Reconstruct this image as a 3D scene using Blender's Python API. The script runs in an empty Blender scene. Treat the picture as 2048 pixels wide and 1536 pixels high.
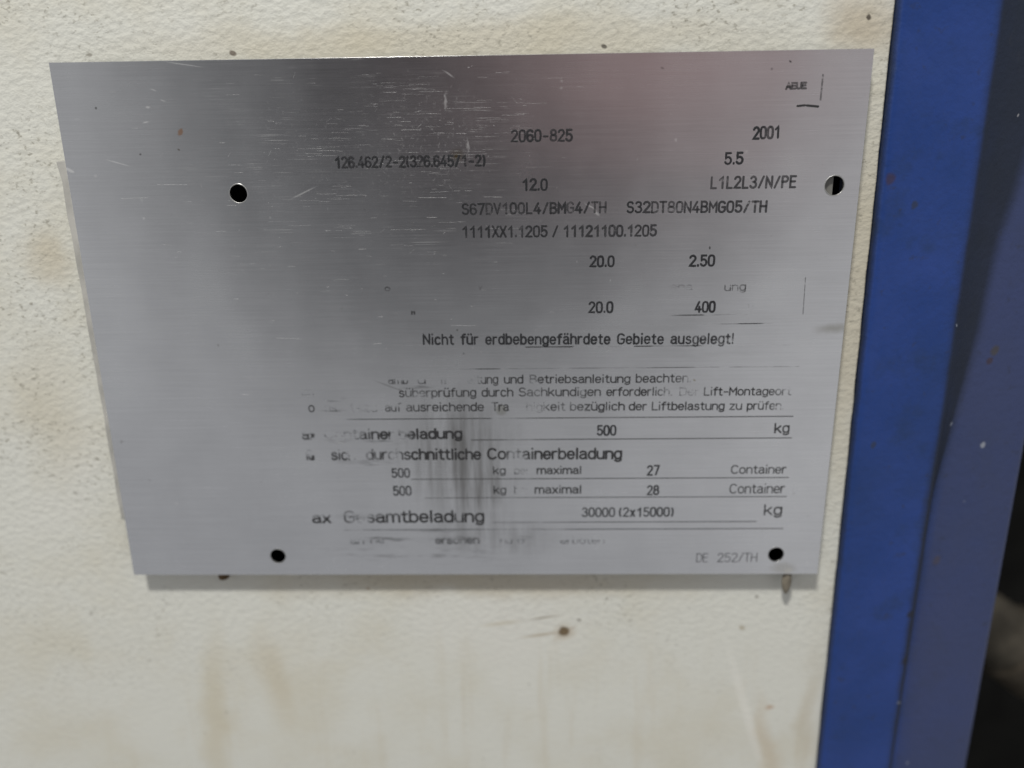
import bpy, bmesh, math, random
from mathutils import Vector, Matrix
random.seed(7)
MM = 0.001
C = bpy.context.scene.collection
scene = bpy.context.scene

# ------------------------------------------------------------------ camera
cd = bpy.data.cameras.new('camera'); cam = bpy.data.objects.new('camera', cd); C.objects.link(cam)
scene.camera = cam
right = Vector((0.999722407872418, 0.019666741774240642, -0.012974068974688141))
up = Vector((0.007149201715021352, 0.27148545229346027, 0.9624159901559424))
back = Vector((0.022449857741477185, -0.9622415852897807, 0.2712694885651293))
m = Matrix((right, up, back)).transposed().to_4x4()
m.translation = Vector((0.01695171, -0.19652892, 0.04299521))
cam.matrix_world = m
cd.sensor_width = 36.0; cd.lens = 1507 / 2048 * 36
cd.clip_start = 0.005; cd.clip_end = 50
cd.dof.use_dof = True; cd.dof.focus_distance = 0.190; cd.dof.aperture_fstop = 4.6

# ------------------------------------------------------------------ world: the dim hall behind the camera
W = bpy.data.worlds.new('World'); scene.world = W; W.use_nodes = True
nt = W.node_tree; N = nt.nodes; Lk = nt.links
bg = N['Background']
tc = N.new('ShaderNodeTexCoord')
def w_lobe(d, inner, outer):
    n = N.new('ShaderNodeVectorMath'); n.operation = 'DOT_PRODUCT'
    Lk.new(tc.outputs['Generated'], n.inputs[0]); n.inputs[1].default_value = Vector(d).normalized()
    r = N.new('ShaderNodeMapRange'); r.interpolation_type = 'SMOOTHSTEP'
    r.inputs['From Min'].default_value = math.cos(math.radians(outer)); r.inputs['From Max'].default_value = math.cos(math.radians(inner))
    Lk.new(n.outputs['Value'], r.inputs['Value'])
    return r.outputs[0]
def w_mix(a, fac, col):
    x = N.new('ShaderNodeMix'); x.data_type = 'RGBA'; Lk.new(fac, x.inputs['Factor'])
    if isinstance(a, tuple): x.inputs['A'].default_value = (*a, 1)
    else: Lk.new(a, x.inputs['A'])
    x.inputs['B'].default_value = (*col, 1)
    return x.outputs['Result']
def aim(az, el):     # az to the right, el up, 0/0 = straight out of the wall
    az, el = math.radians(az), math.radians(el)
    return (math.sin(az)*math.cos(el), -math.cos(az)*math.cos(el), math.sin(el))
c_ = w_mix((0.365, 0.37, 0.385), w_lobe(aim(30, -10), 5, 32), (0.54, 0.54, 0.55))
c_ = w_mix(c_, w_lobe((0, 0.15, -1), 25, 62), (0.34, 0.325, 0.29))     # floor
c_ = w_mix(c_, w_lobe((0, 0, 1), 20, 60), (0.32, 0.31, 0.28))          # roof
c_ = w_mix(c_, w_lobe(aim(-42, 6), 8, 32), (0.56, 0.565, 0.575))
c_ = w_mix(c_, w_lobe(aim(-6, -8), 2, 24), (0.40, 0.402, 0.41))
c_ = w_mix(c_, w_lobe(aim(-4.5, 9), 1, 32), (0.0, 0.0, 0.003))          # dark patch standing for the person behind the camera
c_ = w_mix(c_, w_lobe(aim(10, 11), 2, 14), (0.375, 0.245, 0.24))
Lk.new(c_, bg.inputs['Color']); bg.inputs['Strength'].default_value = 1.0

# ------------------------------------------------------------------ lamp: hall light high above the cabinet
ld = bpy.data.lights.new('hall_lamp', 'AREA'); ld.shape = 'RECTANGLE'; ld.size = 0.18; ld.size_y = 0.10
ld.energy = 21; ld.color = (1.0, 0.98, 0.93)
lamp = bpy.data.objects.new('hall_lamp', ld); C.objects.link(lamp)
ldir = Vector((-1.75, -4.8, 8.0)).normalized()
lamp.location = ldir * 1.5
lamp.rotation_euler = ldir.to_track_quat('Z', 'Y').to_euler()

scene.view_settings.view_transform = 'Standard'; scene.view_settings.look = 'None'
scene.view_settings.exposure = 0; scene.view_settings.gamma = 1
scene.render.engine = 'CYCLES'

# ------------------------------------------------------------------ helpers
def tag(o, label, cat=None, kind=None):
    if label: o['label'] = label
    if cat: o['category'] = cat
    if kind: o['kind'] = kind
    return o

def empty(name, loc):
    o = bpy.data.objects.new(name, None); o.empty_display_size = 0.01; o.location = loc; C.objects.link(o); return o

def link(name, me, mats, parent=None, smooth=False):
    """mesh given in world metres; becomes a child of parent without moving"""
    o = bpy.data.objects.new(name, me); C.objects.link(o)
    for x in (mats if isinstance(mats, (list, tuple)) else [mats]): me.materials.append(x)
    if parent is not None:
        me.transform(Matrix.Translation(-parent.location)); o.parent = parent
    if smooth:
        for p in me.polygons: p.use_smooth = True
    return o

def outline_mesh(loops, y0, y1, bevel=0.0, res=2):
    """closed loops in mm (x, z), first the outline then holes -> a solid between y0 and y1 (mm)"""
    cu = bpy.data.curves.new('tmp', 'CURVE'); cu.dimensions = '2D'; cu.fill_mode = 'BOTH'
    for lp in loops:
        s = cu.splines.new('POLY'); s.points.add(len(lp)-1); s.use_cyclic_u = True
        for pt, (x, z) in zip(s.points, lp): pt.co = (x*MM, z*MM, 0, 1)
    cu.extrude = (y1-y0)/2*MM - bevel*MM; cu.bevel_depth = bevel*MM; cu.bevel_resolution = res; cu.offset = -bevel*MM
    o = bpy.data.objects.new('tmp', cu); C.objects.link(o)
    dg = bpy.context.evaluated_depsgraph_get(); dg.update()
    me = bpy.data.meshes.new_from_object(o.evaluated_get(dg))
    bpy.data.objects.remove(o); bpy.data.curves.remove(cu)
    me.transform(Matrix.Translation((0, (y0+y1)/2*MM, 0)) @ Matrix.Rotation(math.pi/2, 4, 'X'))
    me.materials.clear()
    return me

def circle(x, z, r, n=48, wob=0.0):
    return [(x + r*(1+wob*math.sin(3*a+x))*math.cos(a), z + r*(1+wob*math.sin(2*a+z))*math.sin(a)) for a in [2*math.pi*i/n for i in range(n)]]

def bm_mesh(name, bm):
    bmesh.ops.recalc_face_normals(bm, faces=bm.faces)
    me = bpy.data.meshes.new(name); bm.to_mesh(me); bm.free(); return me

def box(bm, x0, x1, y0, y1, z0, z1):
    vs = [bm.verts.new((x*MM, y*MM, z*MM)) for x in (x0, x1) for y in (y0, y1) for z in (z0, z1)]
    for f in ((0,1,3,2),(4,6,7,5),(0,4,5,1),(2,3,7,6),(0,2,6,4),(1,5,7,3)): bm.faces.new([vs[i] for i in f])

# ---- shader helpers
class Mat:
    def __init__(s, name):
        s.m = bpy.data.materials.new(name); s.m.use_nodes = True
        s.t = s.m.node_tree; s.N = s.t.nodes; s.b = s.N['Principled BSDF']; s.out = s.N['Material Output']
        g = s.N.new('ShaderNodeNewGeometry'); s.pos = g.outputs['Position']
    def l(s, a, b): s.t.links.new(a, b)
    def val(s, sock, v):
        if hasattr(v, 'links') or isinstance(v, bpy.types.NodeSocket): s.l(v, sock)
        else: sock.default_value = v
    def math(s, op, a, b=0.0, clamp=False):
        n = s.N.new('ShaderNodeMath'); n.operation = op; n.use_clamp = clamp
        s.val(n.inputs[0], a); s.val(n.inputs[1], b); return n.outputs[0]
    def mapv(s, loc=(0,0,0), rot=(0,0,0), sc=(1,1,1), vec=None, typ='POINT'):
        n = s.N.new('ShaderNodeMapping'); n.vector_type = typ
        n.inputs['Location'].default_value = loc; n.inputs['Rotation'].default_value = rot; n.inputs['Scale'].default_value = sc
        s.l(vec or s.pos, n.inputs['Vector']); return n.outputs[0]
    def noise(s, scale, detail=3, rough=.55, vec=None, dist=0.0, color=False):
        n = s.N.new('ShaderNodeTexNoise'); n.inputs['Scale'].default_value = scale; n.inputs['Detail'].default_value = detail
        n.inputs['Roughness'].default_value = rough; n.inputs['Distortion'].default_value = dist
        s.l(vec or s.pos, n.inputs['Vector']); return n.outputs['Color' if color else 'Fac']
    def voro(s, scale, vec=None, rnd=1.0, out='Distance'):
        n = s.N.new('ShaderNodeTexVoronoi'); n.inputs['Scale'].default_value = scale; n.inputs['Randomness'].default_value = rnd
        s.l(vec or s.pos, n.inputs['Vector']); return n.outputs[out]
    def ramp(s, v, a, b, lo=0.0, hi=1.0):
        n = s.N.new('ShaderNodeMapRange'); n.interpolation_type = 'SMOOTHSTEP'
        s.val(n.inputs['Value'], v); s.val(n.inputs['From Min'], a); s.val(n.inputs['From Max'], b)
        n.inputs['To Min'].default_value = lo; n.inputs['To Max'].default_value = hi; return n.outputs[0]
    def mix(s, fac, a, b):
        n = s.N.new('ShaderNodeMix'); n.data_type = 'RGBA'; s.val(n.inputs['Factor'], fac)
        for k, v in (('A', a), ('B', b)):
            if isinstance(v, tuple): n.inputs[k].default_value = (*v[:3], 1)
            else: s.l(v, n.inputs[k])
        return n.outputs['Result']
    def warp(s, amount, scale):
        c = s.noise(scale, 3, .6, color=True)
        a = s.N.new('ShaderNodeVectorMath'); a.operation = 'SUBTRACT'; s.l(c, a.inputs[0]); a.inputs[1].default_value = (.5, .5, .5)
        b = s.N.new('ShaderNodeVectorMath'); b.operation = 'SCALE'; s.l(a.outputs[0], b.inputs[0]); b.inputs['Scale'].default_value = amount*MM
        d = s.N.new('ShaderNodeVectorMath'); d.operation = 'ADD'; s.l(s.pos, d.inputs[0]); s.l(b.outputs[0], d.inputs[1])
        return d.outputs[0]
    def blob(s, x, z, rx, rz, ang=0, soft=.6, vec=None, y=0.0):
        """mask 1 in the middle of an ellipse (mm), 0 outside"""
        q = s.mapv((x*MM, y*MM, z*MM), (0, math.radians(ang), 0), (rx*MM, 1.0, rz*MM), vec, 'TEXTURE')
        n = s.N.new('ShaderNodeVectorMath'); n.operation = 'LENGTH'; s.l(q, n.inputs[0])
        return s.ramp(n.outputs['Value'], 1.0, 1.0-soft)
    def bump(s, h, strength, dist, prev=None):
        n = s.N.new('ShaderNodeBump'); n.inputs['Strength'].default_value = strength; n.inputs['Distance'].default_value = dist
        s.l(h, n.inputs['Height'])
        if prev: s.l(prev, n.inputs['Normal'])
        return n.outputs[0]
    def set(s, **k):
        for a, v in k.items():
            s.val(s.b.inputs[{'col':'Base Color','rough':'Roughness','metal':'Metallic','nor':'Normal','spec':'Specular IOR Level','an':'Anisotropic','tan':'Tangent','coat':'Coat Weight','croug':'Coat Roughness'}[a]],
                  (*v, 1) if isinstance(v, tuple) and len(v) == 3 and a == 'col' else v)
        return s.m

# ------------------------------------------------------------------ materials
def mat_cream():
    s = Mat('cream_textured_paint')
    col = (0.640, 0.642, 0.590)
    w = s.warp(10, 60)
    big = s.noise(28, 4, .6)
    col = s.mix(s.ramp(big, .42, .72, 0, .44), col, (0.56, 0.52, 0.40))           # yellowed areas
    big2 = s.noise(22, 3, .5, s.mapv((3.1, 0, 1.7)))
    col = s.mix(s.ramp(big2, .5, .75, 0, .6), col, (0.66, 0.655, 0.61))
    drip = s.noise(1, 4, .6, s.mapv((0,0,0), (0,0,0), (170, 1, 14)))               # long vertical run marks
    below = s.blob(20, -150, 190, 75, 0, .6)
    col = s.mix(s.math('MULTIPLY', s.ramp(drip, .50, .8, 0, .38), below), col, (0.50, 0.43, 0.30))
    # dirty rim round the plate, browner on the right
    for b, c, k in ((s.blob(104, 10, 10, 78, 0, .8, w), (0.48, 0.42, 0.30), .55), (s.blob(0, 74, 112, 8, 0, .8, w), (0.50, 0.44, 0.31), .45),
                    (s.blob(98, 76, 14, 12, 0, .9, w), (0.42, 0.34, 0.22), .6), (s.blob(0, -75, 102, 8, 0, .9, w), (0.44, 0.38, 0.27), .6),
                    (s.blob(-84, -125, 7, 48, 6, .9, w), (0.52, 0.46, 0.32), .5), (s.blob(-112, 22, 9, 12, 0, .9, w), (0.47, 0.40, 0.27), .5),
                    (s.blob(-119, -20, 14, 30, 0, .9, w), (0.50, 0.44, 0.31), .35), (s.blob(-64, -110, 7, 26, -4, .9, w), (0.52, 0.46, 0.33), .45),
                    (s.blob(92, -135, 5, 28, -14, .9, w), (0.50, 0.41, 0.28), .5), (s.blob(91.5, -119.5, 2.4, 1.3, -15, .8, w), (0.40, 0.23, 0.12), .6),
                    (s.blob(103, -120, 4, 30, 0, .9, w), (0.47, 0.42, 0.32), .4), (s.blob(81, -91, 1.5, 1.2, 30, .8), (0.33, 0.27, 0.17), .6)):
        col = s.mix(s.math('MULTIPLY', b, k), col, c)
    # streak worn paler on the right
    st = s.blob(84, -120, 2.2, 34, -17, .8)
    col = s.mix(s.math('MULTIPLY', st, .5), col, (0.74, 0.73, 0.68))
    # rust chip with two wiped tails
    for b, k, c in ((s.blob(20, -93.5, 9, 0.8, -9, .9), .55, (0.30, 0.22, 0.12)), (s.blob(21, -87.5, 7, .55, -9, .9), .65, (0.20, 0.16, 0.11)),
                    (s.blob(8, -89.5, 9, 1.2, -8, .9), .3, (0.36, 0.28, 0.14)), (s.blob(29.5, -91.2, 2.6, .5, -35, .9), .4, (0.30, 0.2, .12)),
                    (s.blob(27, -92.3, 2.0, 2.2, 45, .45, s.warp(1.6, 500)), .99, (0.016, 0.012, 0.008)), (s.blob(27, -92.5, 4.5, 4, 0, .9, w), .45, (0.35, 0.25, 0.14)),
                    (s.blob(99.8, 77.8, .85, .9, 0, .6, s.warp(1, 600)), .9, (0.05, 0.04, 0.03)), (s.blob(-56, 72.2, 1.2, .8, 20, .5), .8, (0.10, 0.07, 0.05)),
                    (s.blob(36, 72.3, 1.0, .6, 20, .5), .8, (0.06, 0.05, 0.04)), (s.blob(-32, -77.5, .8, .6, 0, .6), .6, (0.25, 0.15, 0.08)),
                    (s.blob(-118, -86, .9, .8, 0, .7), .5, (0.2, 0.18, 0.15)), (s.blob(-92, 72.4, .9, .6, 0, .6), .6, (.15, .13, .1))):
        col = s.mix(s.math('MULTIPLY', b, k), col, c)
    # peppered grime in the pits of the paint
    pits = s.noise(620, 3, .62, s.mapv((0,0,0), (0, math.radians(28), 0), (1, 1, 1.5)))
    area = s.math('ADD', s.ramp(s.noise(34, 3, .6, s.mapv((7,0,2))), .40, .68), s.math('ADD', s.blob(-120, 0, 34, 75, 0, .8), s.math('ADD', s.math('MULTIPLY', s.blob(104, 45, 9, 85, 0, .8), .6), s.math('MULTIPLY', s.blob(30, 86, 130, 12, 0, .9), .7))), True)
    area = s.math('MULTIPLY', s.math('ADD', area, .09, True), s.ramp(s.noise(90, 2, .5), .30, .58))
    low = s.blob(20, -150, 260, 80, 0, .5)
    area = s.math('MULTIPLY', area, s.math('SUBTRACT', 1.0, s.math('MULTIPLY', low, .75)))
    col = s.mix(s.math('MULTIPLY', s.math('MULTIPLY', s.ramp(pits, .54, .70), area), .72), col, (0.24, 0.225, 0.18))
    specks = s.voro(160, s.warp(2.0, 400))
    sm = s.math('MULTIPLY', s.ramp(specks, .10, .04), s.ramp(s.noise(45, 2, .5, s.mapv((1,5,9))), .56, .66))
    col = s.mix(s.math('MULTIPLY', sm, .7), col, (0.12, 0.10, 0.08))
    # hammered, orange-peel relief
    h1 = s.noise(430, 2, .5, s.mapv((0,0,0), (0, math.radians(28), 0), (1, 1, 1.4)))
    h2 = s.noise(900, 2, .5)
    h = s.math('ADD', s.ramp(h1, .25, .8), s.math('MULTIPLY', h2, .22))
    soft = s.math('SUBTRACT', 1.0, s.math('MULTIPLY', low, .72))
    nor = s.bump(s.math('MULTIPLY', h, soft), .21, .0007)
    nor = s.bump(s.noise(30, 2, .5), .3, .0015, nor)
    return s.set(col=col, rough=.5, nor=nor, spec=.35)

def mat_plate():
    s = Mat('brushed_aluminium')
    brush = s.noise(1, 4, .7, s.mapv((0,0,0), (0,0,0), (45, 1, 6500)))
    brush2 = s.noise(1, 3, .6, s.mapv((5,0,3), (0,0,0), (14, 1, 1500)))
    cloud = s.noise(40, 4, .6)
    v = s.math('ADD', s.math('MULTIPLY', brush, .5), s.math('ADD', s.math('MULTIPLY', brush2, .16), s.math('MULTIPLY', cloud, .42)))
    col = s.mix(s.ramp(v, .36, .74), (0.64, 0.645, 0.655), (0.75, 0.755, 0.765))
    # dull patch where the print was scrubbed off, oily wipe marks
    oil = s.noise(1, 4, .6, s.mapv((0,0,0), (0, math.radians(4), 0), (30, 1, 130)))
    rub = s.blob(75, -5, 60, 50, 0, .9, s.warp(14, 40))
    col = s.mix(s.math('MULTIPLY', s.math('MULTIPLY', s.ramp(oil, .45, .75), rub), .22), col, (0.42, 0.42, 0.41))
    # scratches: short horizontal bright lines, denser upper left of the middle
    scr = s.noise(1, 2, .4, s.mapv((0,0,0), (0, math.radians(-1), 0), (80, 1, 5200)))
    gate = s.noise(75, 4, .65, s.mapv((3,0,8)))
    reg = s.math('ADD', s.blob(-22, 45, 75, 45, 0, .8), .10, True)
    sm = s.math('MULTIPLY', s.ramp(scr, .62, .72), s.math('MULTIPLY', s.ramp(gate, .47, .60), reg))
    scr2 = s.noise(1, 2, .5, s.mapv((9,0,4), (0, math.radians(2), 0), (50, 1, 4600)))
    sm = s.math('ADD', sm, s.math('MULTIPLY', s.math('MULTIPLY', s.ramp(scr2, .63, .70), s.ramp(s.noise(60, 3, .6, s.mapv((1,0,2))), .5, .62)), reg), True)
    scuff = s.noise(1100, 3, .65)
    sreg = s.math('ADD', s.blob(-6, 52, 20, 22, 0, .9, s.warp(9, 90)), s.math('MULTIPLY', s.blob(-30, 48, 45, 25, 0, .9, s.warp(14, 60)), .5), True)
    sm = s.math('ADD', sm, s.math('MULTIPLY', s.math('MULTIPLY', s.ramp(scuff, .56, .70), sreg), .55), True)
    tiny = s.voro(130, s.warp(2.5, 300))
    sm = s.math('ADD', sm, s.math('MULTIPLY', s.ramp(tiny, .075, .03), s.math('MULTIPLY', s.ramp(s.noise(50, 2, .5, s.mapv((4,4,4))), .52, .6), .6)), True)
    for b in (s.blob(-66.7, 69.2, 5.8, .16, 8.7, .6), s.blob(-86.5, 46.4, 4.0, .17, 16, .6), s.blob(-99.2, 44.8, 1.5, .5, 28, .4), s.blob(33, 34.0, 2.6, .28, 30, .7, s.warp(.8, 300)),
              s.blob(34.6, 32.4, 1.2, .5, 40, .8, s.warp(.8, 300)), s.blob(-75, 63.5, 1.0, .15, 20, .6), s.blob(-73, 61, .9, .15, 18, .6), s.blob(-77, 59.5, .8, .4, 0, .8), s.blob(-78, 56, 1.1, .3, -10, .8),
              s.blob(-3, 60, .5, 3, 3, .95, s.warp(2.5, 300)), s.blob(2, 49.5, .6, 2.5, 5, .95, s.warp(2.5, 300)), s.blob(-40, 38.5, 5, .3, -24, .9), s.blob(-2, 66, 2, .3, 32, .8, s.warp(.8, 300))):
        sm = s.math('ADD', sm, b, True)
    col = s.mix(s.math('MULTIPLY', sm, .6), col, (0.80, 0.80, 0.79))
    met = s.math('SUBTRACT', 1.0, s.math('MULTIPLY', sm, .22))
    # stains
    w = s.warp(1.6, 350)
    for b, c, k in ((s.blob(-.5, 47.2, 2.6, 2.2, 0, .9, w), (0.30, 0.24, 0.07), .5), (s.blob(-.9, 46.8, .8, .9, 0, .8, w), (0.24, 0.17, 0.03), .6), (s.blob(-69.7, 53.6, .9, 1.1, 20, .6, w), (0.62, 0.36, 0.22), .8),
                    (s.blob(-70.6, 49.4, .5, .25, 30, .6), (0.2, .15, .1), .7), (s.blob(-80.5, 48.4, .35, .3, 0, .5), (0.1, .09, .08), .7), (s.blob(-90, 59.5, .4, .4, 0, .6), (0.1, .1, .09), .7),
                    (s.blob(97.4, 2.2, 7, 2.0, -4, .95, w), (0.36, 0.35, 0.30), .6), (s.blob(90, -68.2, 5, 2.6, 0, .7, w), (0.52, .51, .47), .6), (s.blob(91.5, -69.2, 1.6, 1.6, 0, .8, w), (0.7, .68, .62), .6),
                    (s.blob(9.3, -19.8, 2.0, 1.9, 0, .35, s.warp(.6, 300)), (0.33, .32, .26), .35), (s.blob(9.3, -19.6, 1.5, 1.5, 0, .4), (0.5, .5, .46), .5), (s.blob(80.3, 67.6, .5, .3, 35, .6), (0.05, .045, .05), .8), (s.blob(49.7, 66.6, .6, .3, 25, .7), (0.25, .24, .24), .7),
                    (s.blob(63.6, 23.5, .3, .55, 0, .6), (0.06, .06, .06), .8), (s.blob(61.5, -11.7, .6, .35, 40, .7), (0.3, .26, .14), .6),
                    (s.blob(-2.0, 2.6, .4, .3, 0, .6), (0.12, .12, .1), .6), (s.blob(-.5, -3.8, .3, .4, 0, .6), (0.12, .12, .1), .5), (s.blob(-21, -12.8, 6, .35, 22, .9), (0.28, .28, .27), .5), (s.blob(76, 66, .4, .4, 0, .7), (.1, .08, .1), .5)):
        col = s.mix(s.math('MULTIPLY', b, k), col, c)
    # black smear wiped downwards over the lower text
    sv = s.noise(1, 4, .65, s.mapv((0,0,0), (0, math.radians(-6), 0), (250, 1, 22)))
    sr = s.math('ADD', s.math('ADD', s.blob(-4, -33, 23, 25, -6, .95, s.warp(9, 80)), s.math('MULTIPLY', s.blob(3, -46, 14, 14, 0, .95, s.warp(9, 80)), .5)), s.math('MULTIPLY', s.blob(6, -58, 24, 9, 4, .9, s.warp(8, 90)), .55), True)
    col = s.mix(s.math('MULTIPLY', s.math('MULTIPLY', s.ramp(sv, .30, .70), sr), .68), col, (0.125, 0.115, 0.10))
    sv2 = s.noise(1, 4, .6, s.mapv((2,0,1), (0,0,0), (90, 1, 600)))
    sr2 = s.blob(-15, -63, 40, 5, 1, .9, s.warp(5, 100))
    col = s.mix(s.math('MULTIPLY', s.math('MULTIPLY', s.ramp(sv2, .5, .72), sr2), .5), col, (0.13, 0.125, 0.12))
    hz = s.noise(1, 3, .6, s.mapv((7,0,2), (0,0,0), (120, 1, 900)))
    hm = None
    for x, z, rx, rz in ((-36, -28.5, 5, .9), (-34.5, -35, 4, 1.0), (-36, -16.5, 4, .8), (-33, -19.6, 12, .7), (-14, -13.2, 6, .8), (-30, -51.5, 12, 1.0), (-12, -56, 14, .7), (-4, -58.5, 12, 1.2), (-25, -58.6, 12, .8), (14, -58.5, 6, .9), (-27, -35, 8, 1.1), (-24, -29, 9, 1.0)):
        q = s.blob(x, z, rx, rz, 0, .9, s.warp(1.5, 250)); hm = q if hm is None else s.math('ADD', hm, q, True)
    col = s.mix(s.math('MULTIPLY', s.math('MULTIPLY', s.ramp(hz, .40, .66), hm), .62), col, (0.09, 0.088, 0.085))
    dust = s.noise(260, 3, .7, s.mapv((6,0,6)))
    col = s.mix(s.math('MULTIPLY', s.ramp(dust, .68, .76), .35), col, (0.2, 0.19, 0.17))
    tan = s.N.new('ShaderNodeCombineXYZ'); tan.inputs[0].default_value = 1
    rough = s.math('ADD', .20, s.math('MULTIPLY', s.math('ADD', brush, cloud), .06))
    nor = s.bump(brush, .06, .00002)
    nor = s.bump(s.noise(22, 2, .5), .3, .0012, nor)
    return s.set(col=col, metal=met, rough=rough, nor=nor, an=.35, tan=tan.outputs[0])

def mat_ink(name, col, metal=0.0, rough=.6, worn=True):
    s = Mat(name)
    if worn:
        at = s.N.new('ShaderNodeAttribute'); at.attribute_name = 'wear'
        n1 = s.noise(1, 3, .6, s.mapv((0,0,0), (0,0,0), (170, 1, 950)))
        n2 = s.noise(2600, 2, .6)
        n = s.math('ADD', s.math('MULTIPLY', n1, .74), s.math('MULTIPLY', n2, .26))
        wr = at.outputs['Fac']; th = s.math('ADD', .095, s.math('MULTIPLY', wr, .73))
        a = s.ramp(n, s.math('SUBTRACT', th, .09), s.math('ADD', th, .12))
        fade = s.ramp(wr, .12, .62, .96, .28)
        a = s.math('MULTIPLY', a, fade)
        tr = s.N.new('ShaderNodeBsdfTransparent'); mx = s.N.new('ShaderNodeMixShader')
        s.l(a, mx.inputs[0]); s.l(tr.outputs[0], mx.inputs[1]); s.l(s.b.outputs[0], mx.inputs[2]); s.l(mx.outputs[0], s.out.inputs['Surface'])
    return s.set(col=col, metal=metal, rough=rough, spec=.3)

def mat_blue():
    s = Mat('dirty_blue_paint')
    at = s.N.new('ShaderNodeAttribute'); at.attribute_name = 'grime_shade'
    n = s.noise(26, 5, .65); f = s.noise(330, 3, .6)
    col = s.mix(s.ramp(n, .35, .7), (0.016, 0.045, 0.185), (0.024, 0.056, 0.225))
    col = s.mix(s.ramp(s.noise(60, 4, .7, s.mapv((2,2,2))), .5, .72, 0, .5), col, (0.018, 0.038, 0.095))
    ad = s.N.new('ShaderNodeAttribute'); ad.attribute_name = 'dust'
    mott = s.noise(17, 4, .6, s.mapv((4,9,2)))
    col = s.mix(s.ramp(mott, .45, .75, 0, .5), col, (0.016, 0.036, 0.09))
    dd = s.math('ADD', ad.outputs['Fac'], s.math('MULTIPLY', s.math('SUBTRACT', s.noise(30, 4, .65, s.mapv((3,1,7))), .5), .6))
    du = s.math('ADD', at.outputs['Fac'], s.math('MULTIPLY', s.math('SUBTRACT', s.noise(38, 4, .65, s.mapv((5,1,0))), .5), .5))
    col = s.mix(s.ramp(dd, .16, .9, 0, .8), col, (0.048, 0.059, 0.122))          # dusty film
    col = s.mix(s.ramp(du, .30, 1.0, 0, .94), col, (0.017, 0.023, 0.036))          # oily dirt and painted shade, groove and side edges
    col = s.mix(s.math('MULTIPLY', s.ramp(f, .62, .75), .4), col, (0.03, 0.035, 0.05))
    sp = s.voro(110, s.warp(3, 250))
    col = s.mix(s.math('MULTIPLY', s.ramp(sp, .07, .03), s.ramp(s.noise(30, 2, .5, s.mapv((8,8,1))), .55, .62)), col, (0.30, 0.33, 0.40))
    for x, z, r, c in ((115.5, 33.5, 1.1, (.03,.04,.07)), (112.5, -31.5, 1.0, (.03,.04,.07)), (108.5, 40, 1.6, (.045,.034,.06)), (146, -33.5, .9, (.30,.32,.37)), (136, -27, .7, (.2,.22,.28)), (145, -6, 1.5, (.06,.055,.05)), (144, -9, 1.2, (.05,.035,.045)), (138, -70, 1.6, (.06,.055,.08)), (129.8, -85, 1.3, (.02,.022,.028)), (130.5, -101, 1.8, (.022,.022,.025)), (140, 55, .4, (.3,.3,.32))):
        col = s.mix(s.math('MULTIPLY', s.blob(x, z, r, r*1.3, 15, .6, s.warp(1.5, 300)), .8), col, c)
    smg = s.math('MULTIPLY', s.math('ADD', s.blob(131.2, -105, 2.6, 45, -1, .95, s.warp(4, 120)), s.blob(131.5, -58, 3.2, 30, -2, .95, s.warp(4, 120)), True), s.ramp(s.noise(90, 4, .65, s.mapv((0,0,0),(0,0,0),(1,1,.4))), .3, .62))
    col = s.mix(s.math('MULTIPLY', smg, .8), col, (0.020, 0.024, 0.036))
    nor = s.bump(s.noise(480, 3, .6), .45, .0005); nor = s.bump(s.noise(60, 2, .5), .25, .001, nor)
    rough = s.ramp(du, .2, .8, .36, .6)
    return s.set(col=col, rough=rough, nor=nor, spec=.25)

def mat_plain(name, col, rough=.6, metal=0.0, var=.35, scale=200):
    s = Mat(name)
    n = s.noise(scale, 4, .6)
    c = s.mix(s.ramp(n, .3, .75), tuple(v*(1-var) for v in col), tuple(v*(1+var) for v in col))
    return s.set(col=c, rough=rough, metal=metal, nor=s.bump(n, .3, .0006), spec=.15)

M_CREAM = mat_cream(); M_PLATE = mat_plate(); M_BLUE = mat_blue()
M_STAMP = mat_ink('black_filled_engraving', (0.022, 0.023, 0.026))
M_PRINT = mat_ink('worn_black_print', (0.030, 0.030, 0.032))
M_LIP_GLINT = mat_ink('painted_edge_glint', (0.85, 0.86, 0.88), 1.0, .35)
def mat_pad():
    s = Mat('grey_backing')
    n = s.noise(120, 4, .6)
    col = s.mix(s.ramp(n, .3, .7), (0.33, 0.325, 0.30), (0.45, 0.44, 0.41))
    col = s.mix(s.blob(93, 38, 9, 9, 0, .4), col, (0.15, 0.148, 0.135))          # darker round the right screw hole
    return s.set(col=col, rough=.5)
M_PAD = mat_pad()
def mat_scratch(name, k):
    s = Mat(name); n = s.noise(1, 3, .6, s.mapv((0,0,0), (0,0,0), (900, 1, 900)))
    tr = s.N.new('ShaderNodeBsdfTransparent'); mx = s.N.new('ShaderNodeMixShader')
    s.l(s.ramp(n, .35, .65, k*.35, k), mx.inputs[0]); s.l(tr.outputs[0], mx.inputs[1]); s.l(s.b.outputs[0], mx.inputs[2]); s.l(mx.outputs[0], s.out.inputs['Surface'])
    return s.set(col=(0.78, 0.78, 0.78), metal=.5, rough=.45)
M_SCR = mat_scratch('deep_scratch', .42); M_SCR2 = mat_scratch('faint_scratch', .22)
M_RIM = mat_plain('bare_metal_rim', (0.50, 0.50, 0.49), .42, 1.0, .05, 300)
M_HOLE = mat_plain('dark_hole', (0.012, 0.011, 0.010), .8)
M_GLUE = mat_plain('dried_glue', (0.20, 0.178, 0.14), .4, 0, .15, 400)
M_RUST = mat_plain('brown_crust', (0.10, 0.065, 0.035), .8, 0, .4, 500)
M_DARK = mat_plain('shade_black', (0.005, 0.005, 0.0045), .9, 0, .5, 30)  # black colour stands in for the shade inside the bay
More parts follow.
